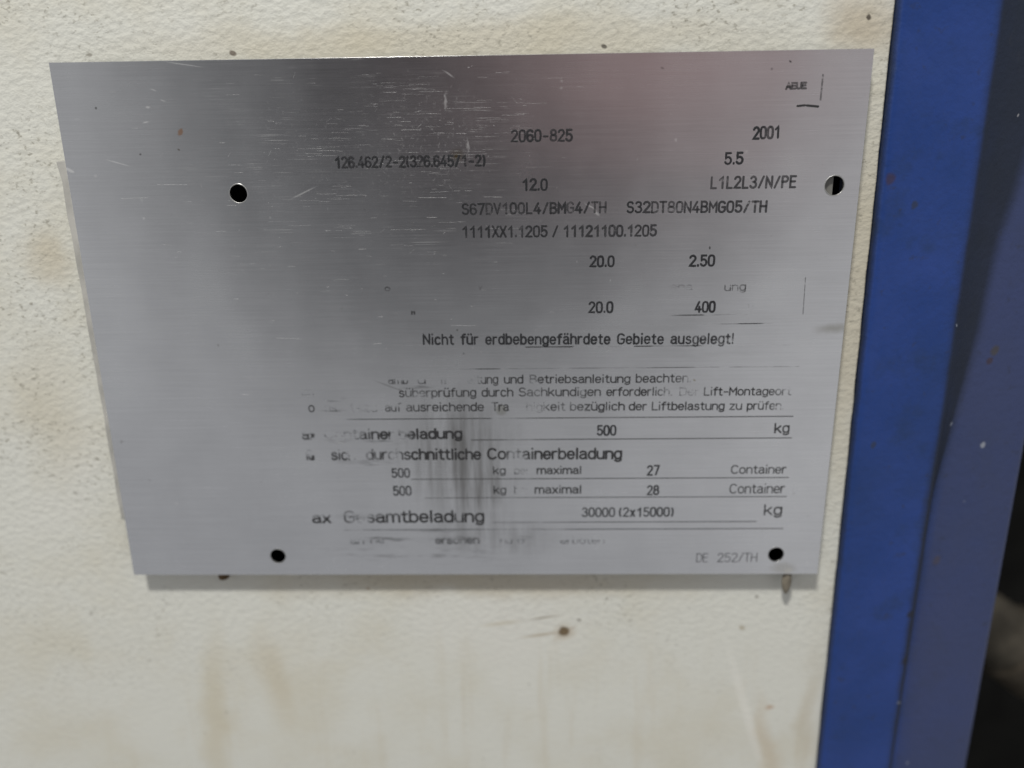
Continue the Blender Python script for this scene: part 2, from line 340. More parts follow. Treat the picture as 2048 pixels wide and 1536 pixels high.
M_HOSE = mat_plain('dirty_rubber', (0.052, 0.046, 0.036), .65, 0, .5, 60)
M_CLAMP = mat_plain('dull_steel', (0.065, 0.055, 0.042), .6, .3, .3, 120)

# ------------------------------------------------------------------ setting: dark machine bay behind the post
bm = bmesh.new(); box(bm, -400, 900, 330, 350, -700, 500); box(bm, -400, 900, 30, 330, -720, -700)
tag(link('bay_wall', bm_mesh('bay_wall', bm), M_DARK), 'back of the machine bay right of the blue post, painted black for shade', None, 'structure')

# ------------------------------------------------------------------ cream wall panel
WY = 4.6
PL_HOLES = [(-56.67, 38.53), (93.76, 38.60), (-56.58, -64.03), (87.58, -63.87)]
cx, cz = 17.0, 43.0
wall_holes = [circle(x + (x-cx)/196.5*2.4, z + (z-cz)/196.5*2.4, 4.4, 32) for x, z in PL_HOLES]
wall_holes[1] = circle(97.2, 38.6, 3.3, 32)
panel = empty('wall_panel', (0, WY*MM, -0.330))
def edge_x(z): return 106.9 - (z+30)*0.0115
outl = [(-420, -330), (edge_x(-330), -330)] + [(edge_x(z) + random.uniform(-.12, .12), z) for z in range(-320, 300, 6)] + [(edge_x(300), 300), (-420, 300)]
me = outline_mesh([outl] + wall_holes, WY, WY+2.2, .4, 2)
link('painted_sheet', me, M_CREAM, panel)
bm = bmesh.new(); box(bm, -415, 100, WY+8, WY+16, -325, 295); link('hole_blackout', bm_mesh('b', bm), M_HOLE, panel)  # black board added behind the sheet so the screw holes look dark
tag(panel, 'cream textured cabinet wall panel, stained and speckled, behind the metal plate', 'wall panel')

# ------------------------------------------------------------------ plate
plate = empty('data_plate', (0, 0, -0.0702))
tag(plate, 'brushed aluminium data plate with stamped numbers and worn German print on cream wall', 'plate')
ol = [(-100, -70.15), (100, -70.15), (100, 70.15), (-100, 70.15)]
me = outline_mesh([ol] + [circle(x, z, r, 56, .012) for (x, z), r in zip(PL_HOLES, (2.25, 2.35, 2.2, 2.2))], 0, 1.0, .07, 2)
sheet_me = me
# grey backing that peeks out on the left and ends short of the lower edge
pad = [(-103.1, 47.0), (-103.0, 46.2)]
for i in range(1, 24):
    z = 46.2 - i*4.25
    pad.append((-102.5 + .035*i + .08*math.sin(i*1.7) + random.uniform(-.12, .12), z))
pad += [(-101.8, -52.6), (-99, -53.6), (92.4, -53.4), (93.9, 30), (93.9, 47), (60, 62), (-97, 62), (-98, 47.4)]
me = outline_mesh([pad, circle(-57.0, 38.4, 4.2, 32)], 1.15, WY-.1, .25, 1)
link('backing_strip', me, M_PAD, plate)

# ---- stroke alphabet: every glyph a list of polylines, cap height 1
def E(cx, cy, rx, ry, a0, a1, n=None, p=2.0):
    n = n or max(5, int(abs(a1-a0)/15))
    out = []
    for i in range(n+1):
        a = math.radians(a0 + (a1-a0)*i/n); c, q = math.cos(a), math.sin(a)
        out.append((cx + rx*math.copysign(abs(c)**(2/p), c), cy + ry*math.copysign(abs(q)**(2/p), q)))
    return out
def dot(x, y, r=.03): return [(x, y-r), (x, y+r)]
bowl = lambda cx=.2: E(cx, .36, .2, .36, 0, 360, 26, 2.5)
G = {
 '0': (.48, [E(.24,.5,.24,.5,90,450,32,2.9)]),
 '1': (.36, [[(.02,.74),(.26,1),(.26,0)]]),
 '2': (.48, [E(.24,.74,.23,.26,165,-32)+[(.0,.0),(.48,0)]]),
 '3': (.48, [E(.23,.765,.21,.235,155,-85)+E(.23,.265,.25,.265,85,-155)]),
 '4': (.50, [[(.32,1),(0,.26),(.5,.26)], [(.36,.52),(.36,0)]]),
 '5': (.48, [[(.44,1),(.06,1),(.04,.50)]+E(.23,.315,.25,.315,128,-152)]),
 '6': (.48, [E(.24,.74,.22,.26,28,90)+E(.24,.72,.24,.28,95,180)+E(.24,.29,.24,.29,180,525)]),
 '7': (.46, [[(0,1),(.46,1),(.16,0)]]),
 '8': (.48, [E(.24,.765,.2,.235,-90,270,24,2.3), E(.24,.27,.24,.265,90,450,26,2.3)]),
 '9': (.48, [E(.24,.71,.24,.29,0,360)]),
 '.': (.08, [dot(.04,.04)]), '-': (.36, [[(.02,.42),(.34,.42)]]), '/': (.36, [[(0,0),(.36,1)]]), ' ': (.28, []),
 '(': (.2, [E(.26,.48,.24,.6,128,232)]), ')': (.2, [E(-.06,.48,.24,.6,52,-52)]), '!': (.08, [[(.04,1),(.04,.32)], dot(.04,.04)]),
 'A': (.5, [[(0,0),(.25,1),(.5,0)],[(.09,.33),(.41,.33)]]),
 'B': (.48, [[(0,0),(0,1),(.24,1)]+E(.24,.765,.2,.235,85,-85)+[(.02,.53)], [(.24,.53)]+E(.24,.265,.24,.265,80,-90)+[(.02,0)]]),
 'C': (.52, [E(.27,.5,.27,.5,42,318,20,2.2)]),
 'D': (.48, [[(0,0),(0,1),(.2,1)]+E(.2,.7,.28,.3,85,0)+E(.2,.3,.28,.3,0,-85)+[(.2,0),(0.01,0)]]),
 'E': (.42, [[(.42,1),(0,1),(0,0),(.42,0)],[(.02,.53),(.37,.53)]]),
 'G': (.5, [E(.25,.72,.25,.28,28,180)+E(.25,.28,.25,.28,180,360)+[(.5,.48),(.28,.48)]]),
 'H': (.48, [[(0,0),(0,1)],[(.48,0),(.48,1)],[(.02,.53),(.46,.53)]]),
 'J': (.4, [[(.4,1),(.4,.2)]+E(.2,.2,.2,.2,0,-170)]),
 'L': (.4, [[(0,1),(0,0),(.4,0)]]),
 'M': (.56, [[(0,0),(0,1),(.28,.4),(.56,1),(.56,0)]]),
 'N': (.48, [[(0,0),(0,1),(.48,0),(.48,1)]]),
 'P': (.46, [[(0,0),(0,1),(.24,1)]+E(.24,.755,.22,.245,80,-80)+[(.24,.51),(.02,.51)]]),
 'S': (.48, [E(.24,.755,.22,.245,25,245)+E(.24,.265,.24,.265,68,-155)]),
 'T': (.48, [[(0,1),(.48,1)],[(.24,.98),(.24,0)]]),
 'U': (.48, [[(0,1),(0,.24)]+E(.24,.24,.24,.24,185,355)+[(.48,.24),(.48,1)]]),
 'V': (.5, [[(0,1),(.25,0),(.5,1)]]), 'X': (.48, [[(0,0),(.48,1)],[(0,1),(.48,0)]]),
 'a': (.4, [E(.19,.53,.18,.19,152,0)+[(.37,.1),(.41,0)], [(.36,.42),(.17,.41)]+E(.18,.2,.18,.2,100,270)+[(.27,.02),(.36,.14)]]),
 'b': (.4, [[(0,1),(0,0)], E(.2,.36,.2,.36,165,-165,22,2.4)]),
 'c': (.38, [E(.2,.36,.2,.36,42,318,18,2.3)]),
 'd': (.4, [[(.4,1),(.4,0)], E(.2,.36,.2,.36,15,345,22,2.4)]),
 'e': (.4, [[(.02,.37),(.4,.37)]+E(.2,.36,.2,.36,8,322,20,2.3)]),
 'f': (.28, [E(.28,.82,.16,.18,80,180)+[(.12,0)], [(0,.71),(.28,.71)]]),
 'g': (.4, [E(.2,.36,.2,.36,15,345,22,2.4), [(.4,.72),(.4,-.08)]+E(.2,-.06,.2,.2,0,-150)]),
 'h': (.4, [[(0,1),(0,0)], [(.01,.45)]+E(.2,.5,.2,.22,170,0)+[(.4,0)]]),
 'i': (.08, [[(.04,.66),(.04,0)], dot(.04,1.0,.015)]),
 'k': (.4, [[(0,1),(0,0)], [(.37,.72),(.02,.3)], [(.14,.42),(.4,0)]]),
 'l': (.08, [[(.04,1),(.04,0)]]),
 'm': (.66, [[(0,.72),(0,0)], [(.01,.48)]+E(.17,.52,.16,.2,170,0)+[(.33,0)], [(.34,.48)]+E(.5,.52,.16,.2,170,0)+[(.66,0)]]),
 'n': (.4, [[(0,.72),(0,0)], [(.01,.45)]+E(.2,.5,.2,.22,170,0)+[(.4,0)]]),
 'o': (.42, [E(.21,.36,.21,.36,90,450,24,2.3)]),
 'p': (.4, [[(0,.72),(0,-.26)], E(.2,.36,.2,.36,165,-165,22,2.4)]),
 'r': (.26, [[(0,.72),(0,0)], [(.01,.42)]+E(.2,.46,.2,.26,170,75)]),
 's': (.36, [E(.18,.545,.15,.175,25,240)+E(.18,.19,.18,.19,65,-155)]),
 't': (.28, [[(.12,.92),(.12,.14)]+E(.26,.14,.14,.14,190,285), [(0,.71),(.27,.71)]]),
 'u': (.4, [[(0,.72),(0,.22)]+E(.2,.22,.2,.22,190,350)+[(.39,.28)], [(.4,.72),(.4,0)]]),
 'v': (.38, [[(0,.72),(.19,0),(.38,.72)]]), 'x': (.36, [[(0,0),(.36,.72)],[(0,.72),(.36,0)]]), 'z': (.36, [[(0,.72),(.36,.72),(0,0),(.37,0)]]),
}
G['ü'] = (.4, G['u'][1] + [dot(.09,1.0,.015), dot(.31,1.0,.015)]); G['ä'] = (.4, G['a'][1] + [dot(.09,1.0,.015), dot(.31,1.0,.015)])

def lerp_w(tab, x):
    if x <= tab[0][0]: return tab[0][1]
    for (a, va), (b, vb) in zip(tab, tab[1:]):
        if x <= b: return va + (vb-va)*(x-a)/max(1e-6, b-a)
    return tab[-1][1]

class Strokes:
    """domed ribbons of ink lying on the plate (mm in, metres out)"""
    def __init__(s): s.v = []; s.f = []; s.w = []; s.mi = []
    def line(s, pts, wt, wear, mi=0, h=.05, closed=False, y=0.0):
        P = [Vector(p) for p in pts]
        Q = [P[0]]
        for p in P[1:]:
            if (p-Q[-1]).length > 1e-3: Q.append(p)
        if len(Q) < 2: return
        R_ = []                                     # split long runs so that wear can vary
        for a, b in zip(Q, Q[1:]):
            n = max(1, min(200, int((b-a).length/.5)))
            R_ += [a + (b-a)*i/n for i in range(n)]
        R_.append(Q[-1]); n = len(R_); hw = wt/2
        rows = []
        for i, p in enumerate(R_):
            d0 = (R_[i]-R_[i-1]).normalized() if i else None
            d1 = (R_[i+1]-R_[i]).normalized() if i < n-1 else None
            if d0 is None: d, k = d1, 1
            elif d1 is None: d, k = d0, 1
            else:
                d = d0+d1
                if d.length < .2: d = d1; k = 1
                else: d.normalize(); k = min(1.6, 1/max(.3, d.dot(d1)))
            rows.append((p, d, hw*k, h))
        p, d, w_, _ = rows[0]; rows = [(p-d*hw*.85, d, hw*.45, h*.3), (p-d*hw*.5, d, hw*.88, h*.8)] + rows
        p, d, w_, _ = rows[-1]; rows += [(p+d*hw*.5, d, hw*.88, h*.8), (p+d*hw*.85, d, hw*.45, h*.3)]
        prev = None
        for p, d, w_, hh in rows:
            nrm = Vector((-d.y, d.x)); base = len(s.v)
            for t, e in ((-1, -.012), (-.6, .75*hh), (0, hh), (.6, .75*hh), (1, -.012)):
                q = p + nrm*(w_*t); s.v.append((q.x*MM, (y-e)*MM, q.y*MM)); s.w.append(wear(q.x, q.y))
            if prev is not None:
                for j in range(4): s.f.append((prev+j, prev+j+1, base+j+1, base+j)); s.mi.append(mi)
            prev = base
    def mesh(s, name):
        me = bpy.data.meshes.new(name); me.from_pydata(s.v, [], s.f)
        a = me.attributes.new('wear', 'FLOAT', 'POINT')
        for i, w_ in enumerate(s.w): a.data[i].value = w_
        for p, k in zip(me.polygons, s.mi): p.material_index = k; p.use_smooth = True
        return me

def write(txt, x0, z0, x1, z1, cap, wt, style, wtab, vy):
    wt *= {'stamp': 1.25, 'bold': 1.42, 'print': 1.26}[style]
    gap = .20 if style == 'stamp' else .15
    tab = style == 'stamp' and not any(ch.islower() and ch != 'x' for ch in txt)
    lay = []; x = 0
    for ch in txt:
        gw, pl = G[ch]
        if tab and ch not in '. ()':                # the engraving machine spaces every character alike
            ad = max(.48, gw); lay.append((x + (ad-gw)/2, pl)); x += ad + gap; continue
        if ch == ' ': x += .22 if tab else .28; x += gap if not tab else .1; continue
        lay.append((x, pl)); x += gw + gap
    tot = x - gap
    inset = wt/2
    L_ = math.hypot(x1-x0, z1-z0) - wt; kx = L_/tot
    ca, sa = (x1-x0)/(L_+wt), (z1-z0)/(L_+wt)
    ky = cap - wt*.45
    s = Strokes()
    for gx, pl in lay:
        jz = random.uniform(-.04, .04) if style == 'stamp' else 0; dw = random.uniform(-.05, .05) if style == 'stamp' else 0
        gi = random.uniform(.9, 1.1)
        for poly in pl:
            pts = []
            for (a, b) in poly:
                u = inset + (gx+a)*kx; v = wt*.22 + b*ky + jz
                pts.append((x0 + u*ca - v*sa, z0 + u*sa + v*ca))
            wf = lambda X, Z: lerp_w(wtab, X) + dw + (vy[0] if (Z-z0) < cap*.42 else vy[1]*min(1, ((Z-z0)/cap-.42)*4))
            s.line(pts, wt*gi, wf)
            if style == 'stamp':                    # bright ribbon painting a highlight along the engraving's lower lip
                s.line([(px + .03, pz - wt*.42) for px, pz in pts], wt*.45, lambda X, Z: .84 + dw, 1, .03, y=.008)
    return s

def ruled(x0, z0, x1, z1, wt, wtab):
    s = Strokes()
    s.line([(x0, z0), (x1, z1)], wt, (lambda X, Z: lerp_w(wtab, X)) if abs(x1-x0) > 2 else (lambda X, Z: wtab[0][1]), 0, .03)
    return s

# hair scratches belong to the sheet's own mesh (second and third material slot)
sc = Strokes(); rs = random.Random(21)
def scratch(x, z, L, ang, w, mi):
    n = 4; a = math.radians(ang); b = rs.uniform(-.02, .02)*L
    pts = [(x + L*(i/n-.5)*math.cos(a) - b*math.sin(a)*math.sin(math.pi*i/n), z + L*(i/n-.5)*math.sin(a) + b*math.sin(math.pi*i/n)) for i in range(n+1)]
    if all(abs(px) < 98 and abs(pz) < 68.5 for px, pz in pts): sc.line(pts, w, lambda X, Z: 0, mi, .02)
for i in range(230):
    if i % 3 == 0: x, z = rs.gauss(-4, 13), rs.gauss(52, 10)
    elif i % 3 == 1: x, z = rs.gauss(-28, 26), rs.gauss(45, 16)
    else: x, z = rs.gauss(-15, 38), rs.gauss(22, 24)
    L = min(9, .5 + rs.expovariate(1/1.9)); fl = rs.random()
    ang = rs.gauss(-.6, .9) if fl < .84 else rs.uniform(-70, 70)
    if fl >= .84: L = min(L, 1.6)
    scratch(x, z, L, ang, rs.uniform(.045, .09), 1 if rs.random() < .35 else 2)
for i in range(70):                                   # tiny nicks
    x, z = rs.gauss(-8, 34), rs.gauss(35, 25)
    scratch(x, z, rs.uniform(.15, .5), rs.uniform(-90, 90), rs.uniform(.08, .17), 1)
for i in range(16):                                   # a few bundles of parallel rubbing
    x, z = rs.gauss(-18, 16), rs.gauss(50, 12)
    for k in range(rs.randint(3, 7)): scratch(x + rs.gauss(0, 3), z + k*rs.uniform(.25, .7), rs.uniform(1, 6), -.6, rs.uniform(.04, .08), 2)
bm = bmesh.new(); bm.from_mesh(sheet_me)
for f in bm.faces: f.material_index = 0
bm.from_mesh(sc.mesh('tmp')); sheet_me = bpy.data.meshes.new('metal_sheet'); bm.to_mesh(sheet_me); bm.free()
link('metal_sheet', sheet_me, [M_PLATE, M_SCR, M_SCR2], plate)

TEXTS = [
    ('2060-825', 12.81, 50.13, 28.31, 50.06, 2.84, 0.5, 'stamp', [(12.81, 0.36)], (0, 0)),
    ('2001', 72.49, 49.91, 79.46, 50.08, 2.92, 0.5, 'stamp', [(72.43, 0.25), (74.39, 0.25), (75.37, 0.4), (77.46, 0.38), (78.32, 0.25)], (0, 0)),
    ('126.462/2-2(326.645/1-2)', -31.62, 44.42, 6.58, 44.44, 2.72, 0.5, 'stamp', [(-31.62, 0.15), (-29.6, 0.35), (-25.17, 0.42), (-20.12, 0.35), (-15.07, 0.35), (-10.03, 0.36), (-4.99, 0.38), (-3.11, 0.1), (-0.59, 0.1), (0.67, 0.4), (3.81, 0.4), (5.69, 0.2)], (0, 0)),
    ('5.5', 65.86, 44.04, 70.75, 44.07, 2.84, 0.5, 'stamp', [(65.86, 0.25)], (0, 0)),
    ('12.0', 15.43, 38.37, 22.12, 38.35, 2.87, 0.5, 'stamp', [(15.43, 0.26)], (0, 0)),
    ('L1L2L3/N/PE', 62.67, 38.24, 84.37, 38.15, 2.93, 0.5, 'stamp', [(62.67, 0.38)], (0, 0)),
    ('S67DV100L4/BMG4/TH', 0.06, 32.57, 37.03, 32.62, 2.78, 0.5, 'stamp', [(0.06, 0.28), (2.87, 0.42), (8.61, 0.38), (26.44, 0.38), (32.79, 0.4), (36.6, 0.4)], (0, 0)),
    ('S32DT80N4BMG05/TH', 41.91, 32.5, 77.49, 32.24, 2.84, 0.5, 'stamp', [(41.91, 0.15), (44.83, 0.3), (51.78, 0.4), (66.93, 0.38)], (0, 0)),
    ('1111XX1.1205 / 11121100.1205', -0.12, 26.85, 49.99, 26.62, 2.85, 0.5, 'stamp', [(-0.12, 0.36)], (0, 0)),
    ('20.0', 32.77, 18.97, 39.39, 18.98, 2.83, 0.5, 'stamp', [(32.77, 0.2)], (0, 0)),
    ('2.50', 58.4, 18.85, 65.21, 18.81, 2.89, 0.5, 'stamp', [(58.4, 0.22)], (0, 0)),
    ('20.0', 32.65, 6.91, 39.35, 6.92, 2.95, 0.5, 'stamp', [(32.65, 0.16)], (0, 0)),
    ('400', 60.51, 6.75, 66.06, 6.75, 2.92, 0.5, 'stamp', [(60.51, 0.26)], (0, 0)),
    ('Nicht für erdbebengefährdete Gebiete ausgelegt!', -11.39, -1.28, 71.45, -1.75, 2.87, 0.46, 'stamp', [(-11.46, 0.2), (9.3, 0.15), (47.92, 0.22), (59.84, 0.32), (69.09, 0.38)], (0, 0)),
    ('V', 74.29, 6.62, 75.98, 6.61, 2.25, 0.25, 'print', [(74.29, 0.62)], (0, 0)),
    ('eitung', 0.29, -12.32, 8.71, -12.24, 2.46, 0.32, 'print', [(0.29, 0.62), (4.36, 0.45), (7.08, 0.25)], (0, 0)),
    ('und', 10.15, -12.25, 15.48, -12.26, 2.38, 0.34, 'print', [(10.15, 0.18)], (0, 0.1)),
    ('Betriebsanleitung', 17.11, -12.23, 44.38, -12.28, 2.31, 0.34, 'print', [(17.11, 0.5), (18.87, 0.5), (20.63, 0.25), (25.36, 0.15), (33.46, 0.22)], (0, 0)),
    ('beachten.', 45.72, -12.29, 60.77, -12.26, 2.42, 0.34, 'print', [(45.72, 0.18), (55.0, 0.3), (60.1, 0.5)], (0, 0)),
    ('amb', -21.36, -12.16, -15.77, -12.2, 2.54, 0.34, 'print', [(-21.36, 0.45)], (0, 0.5)),
    ('u', -13.32, -12.22, -11.0, -12.24, 2.54, 0.34, 'print', [(-13.32, 0.45)], (0, 0.5)),
    ('n', -6.92, -12.27, -5.56, -12.28, 2.53, 0.34, 'print', [(-6.92, 0.5)], (0, 0.4)),
    ('Jäh', -46.24, -16.25, -41.81, -16.13, 2.56, 0.34, 'print', [(-46.24, 0.48)], (0.2, 0.1)),
    ('süberprüfung', -18.62, -15.91, 2.64, -15.91, 2.46, 0.34, 'print', [(-18.7, 0.15), (-16.23, 0.4), (-12.81, 0.5), (-8.7, 0.4), (-5.97, 0.3), (-0.5, 0.3)], (0, 0)),
    ('durch', 4.01, -15.92, 12.73, -15.92, 2.44, 0.34, 'print', [(4.01, 0.3)], (0, 0)),
    ('Sachkundigen', 14.09, -15.9, 36.5, -15.95, 2.42, 0.34, 'print', [(14.09, 0.28), (17.22, 0.48), (20.62, 0.5), (22.66, 0.3), (29.45, 0.32), (31.49, 0.5), (33.52, 0.3)], (0, 0)),
    ('erforderlich.', 37.86, -15.96, 55.84, -16.0, 2.38, 0.34, 'print', [(37.86, 0.15), (49.76, 0.25), (53.81, 0.5)], (0, 0)),
    ('Der', 57.59, -16.01, 63.12, -16.02, 2.28, 0.34, 'print', [(57.59, 0.55)], (0, 0)),
    ('Lift-Montageort', 64.2, -16.03, 87.77, -16.08, 2.32, 0.34, 'print', [(64.2, 0.42), (68.64, 0.22), (76.71, 0.22), (82.08, 0.34), (86.11, 0.5)], (0, 0)),
    ('o', -43.8, -20.01, -42.0, -20.02, 2.6, 0.34, 'print', [(-43.8, 0.4)], (0, 0)),
    ('ns', -39.24, -20.04, -35.91, -20.06, 2.59, 0.34, 'print', [(-39.24, 0.55)], (0, 0.1)),
    ('tszu', -32.32, -20.08, -24.72, -20.13, 2.59, 0.34, 'print', [(-32.32, 0.6)], (0, 0)),
    ('auf', -22.65, -20.0, -18.1, -20.03, 2.44, 0.34, 'print', [(-22.65, 0.4)], (0, 0.15)),
    ('ausreichende', -16.85, -20.0, 4.66, -20.04, 2.47, 0.34, 'print', [(-16.85, 0.42), (-13.0, 0.3), (-7.5, 0.25), (-4.75, 0.15)], (0, 0)),
    ('Tra', 6.65, -20.05, 11.45, -20.06, 2.43, 0.34, 'print', [(6.65, 0.5), (8.98, 0.3)], (0, 0)),
    ('higkeit', 16.1, -20.06, 26.9, -20.07, 2.4, 0.34, 'print', [(16.1, 0.62), (20.61, 0.55), (22.66, 0.35), (26.9, 0.42)], (0, 0)),
    ('bezüglich', 28.06, -20.08, 43.07, -20.09, 2.39, 0.34, 'print', [(27.99, 0.45), (31.54, 0.4), (34.95, 0.22), (41.76, 0.22)], (0, 0)),
    ('der', 44.07, -20.09, 49.1, -20.11, 2.32, 0.34, 'print', [(44.07, 0.24)], (0, 0)),
    ('Liftbelastung', 50.32, -20.11, 70.11, -20.16, 2.34, 0.34, 'print', [(50.32, 0.36), (55.34, 0.2), (60.77, 0.28)], (0, 0)),
    ('zu', 71.32, -20.14, 74.84, -20.14, 2.31, 0.34, 'print', [(71.32, 0.3)], (0, 0)),
    ('prüfen.', 76.05, -20.14, 86.17, -20.15, 2.33, 0.34, 'print', [(76.05, 0.28), (82.4, 0.36), (85.91, 0.52)], (0, 0)),
    ('ax.', -46.32, -28.03, -41.28, -28.06, 2.94, 0.5, 'bold', [(-46.32, 0.34), (-42.96, 0.34), (-42.12, 0.7)], (0.12, 0.2)),
    ('Container', -40.16, -28.01, -20.33, -28.03, 2.95, 0.5, 'bold', [(-40.16, 0.62), (-34.29, 0.58), (-30.8, 0.5), (-28.98, 0.4), (-25.91, 0.3), (-22.43, 0.22), (-21.17, 0.55)], (0.05, 0.1)),
    ('beladung', -19.36, -28.08, -1.47, -28.0, 2.97, 0.5, 'bold', [(-19.36, 0.6), (-16.85, 0.5), (-14.76, 0.3), (-12.68, 0.12), (-5.03, 0.05)], (0, 0)),
    ('500', 35.48, -27.34, 40.98, -27.3, 2.91, 0.46, 'stamp', [(35.48, 0.2)], (0, 0)),
    ('kg', 84.02, -26.9, 88.23, -26.78, 2.79, 0.4, 'print', [(84.02, 0.3)], (0, 0)),
    ('für', -45.88, -34.14, -42.63, -34.15, 2.98, 0.46, 'bold', [(-45.88, 0.42)], (0, 0.2)),
    ('sich', -38.68, -34.17, -31.64, -34.21, 3.13, 0.48, 'bold', [(-38.68, 0.4), (-34.74, 0.35), (-32.77, 0.6)], (0, 0.12)),
    ('durchschnittliche', -28.82, -34.15, 3.57, -34.24, 3.2, 0.48, 'bold', [(-28.82, 0.5), (-23.48, 0.42), (-19.97, 0.62), (-18.43, 0.4), (-15.76, 0.3), (-12.25, 0.1), (3.14, 0.06)], (0, 0)),
    ('Containerbeladung', 5.1, -34.19, 42.74, -34.3, 3.27, 0.48, 'bold', [(5.1, 0.1), (9.43, 0.15), (10.83, 0.5), (13.62, 0.52), (15.71, 0.4), (18.5, 0.35), (21.28, 0.12), (42.12, 0.08)], (0, 0)),
    ('500', -21.96, -39.54, -16.58, -39.5, 2.72, 0.42, 'stamp', [(-21.96, 0.34)], (0, 0)),
    ('500', -21.84, -45.04, -16.43, -45.0, 2.85, 0.42, 'stamp', [(-21.84, 0.34)], (0, 0)),
    ('kg', 6.69, -38.69, 10.34, -38.63, 2.26, 0.34, 'print', [(6.69, 0.34)], (0, 0)),
    ('bei', 12.59, -38.69, 16.51, -38.69, 2.24, 0.34, 'print', [(12.59, 0.58)], (0, 0)),
    ('maximal', 18.9, -38.67, 31.56, -38.67, 2.28, 0.36, 'print', [(18.9, 0.4), (20.58, 0.22)], (0, 0)),
    ('27', 49.63, -39.21, 53.32, -39.18, 2.93, 0.44, 'stamp', [(49.63, 0.24)], (0, 0)),
    ('Container', 72.95, -38.84, 88.37, -38.83, 2.53, 0.34, 'print', [(72.95, 0.34)], (0, 0)),
    ('kg', 6.71, -44.63, 10.39, -44.62, 2.38, 0.34, 'print', [(6.71, 0.36)], (0, 0)),
    ('bei', 12.51, -44.63, 16.47, -44.61, 2.35, 0.34, 'print', [(12.51, 0.45), (14.21, 0.66)], (0, 0)),
    ('maximal', 18.31, -44.59, 31.63, -44.59, 2.44, 0.36, 'print', [(18.31, 0.26)], (0, 0)),
    ('28', 49.84, -45.17, 53.42, -45.12, 2.88, 0.44, 'stamp', [(49.84, 0.26)], (0, 0)),
    ('Container', 72.92, -44.79, 88.46, -44.76, 2.84, 0.34, 'print', [(72.92, 0.34)], (0, 0)),
    ('ax.', -45.7, -53.51, -38.76, -53.54, 3.29, 0.54, 'bold', [(-45.7, 0.3), (-40.49, 0.3), (-39.63, 0.62)], (0.0, 0.2)),
    ('Gesamtbeladung', -36.44, -53.46, 4.04, -53.36, 3.67, 0.52, 'bold', [(-36.44, 0.38), (-33.27, 0.42), (-30.38, 0.6), (-28.22, 0.35), (-23.18, 0.3), (-17.42, 0.25), (-14.55, 0.12), (-5.93, 0.12), (-3.35, 0.5), (-1.63, 0.2), (3.96, 0.08)], (0, 0.12)),
    ('30000 (2x15000)', 31.65, -51.83, 57.79, -51.83, 2.8, 0.42, 'stamp', [(31.65, 0.3)], (0, 0)),
    ('kg', 83.06, -51.46, 88.24, -51.38, 3.24, 0.42, 'print', [(83.06, 0.3)], (0, 0)),
    ('DE', 64.83, -66.23, 68.28, -66.23, 2.73, 0.26, 'print', [(64.83, 0.38)], (0, 0)),
    ('252/TH', 70.87, -66.24, 82.33, -66.18, 2.8, 0.26, 'print', [(70.87, 0.38)], (0, 0)),
    ('ung', 67.93, 12.35, 73.61, 12.42, 2.09, 0.3, 'print', [(67.93, 0.42), (70.78, 0.5), (73.36, 0.45)], (0, 0)),
    ('ena', 53.9, 12.75, 59.75, 12.69, 1.83, 0.3, 'print', [(53.9, 0.6)], (0, 0)),
    ('AEUE', 79.55, 61.3, 84.83, 61.39, 1.53, 0.46, 'print', [(79.55, 0.41)], (0, 0)),
    ('an ne', -35.2, -60.22, -25.01, -60.08, 2.39, 0.5, 'print', [(-35.2, 0.52)], (0, 0.1)),
    ('ersonen', -10.51, -60.28, 2.51, -60.16, 2.39, 0.5, 'print', [(-10.51, 0.44)], (0, 0.1)),
    ('nd G', 8.28, -60.33, 15.49, -60.19, 2.38, 0.5, 'print', [(8.28, 0.56)], (0, 0.1)),
    ('erboten', 25.57, -60.38, 38.49, -60.25, 2.38, 0.5, 'print', [(25.57, 0.56)], (0, 0.1)),
    ('H', -14.14, 6.92, -12.95, 6.91, 1.33, 0.4, 'print', [(-14.14, 0.42)], (0, 0.15)),
    ('o', -20.82, 13.23, -19.24, 13.22, 1.45, 0.3, 'print', [(-20.82, 0.5)], (0, 0)),
    ('v', 3.66, 13.52, 5.1, 13.5, 1.05, 0.4, 'print', [(3.66, 0.5)], (0, 0)),
]
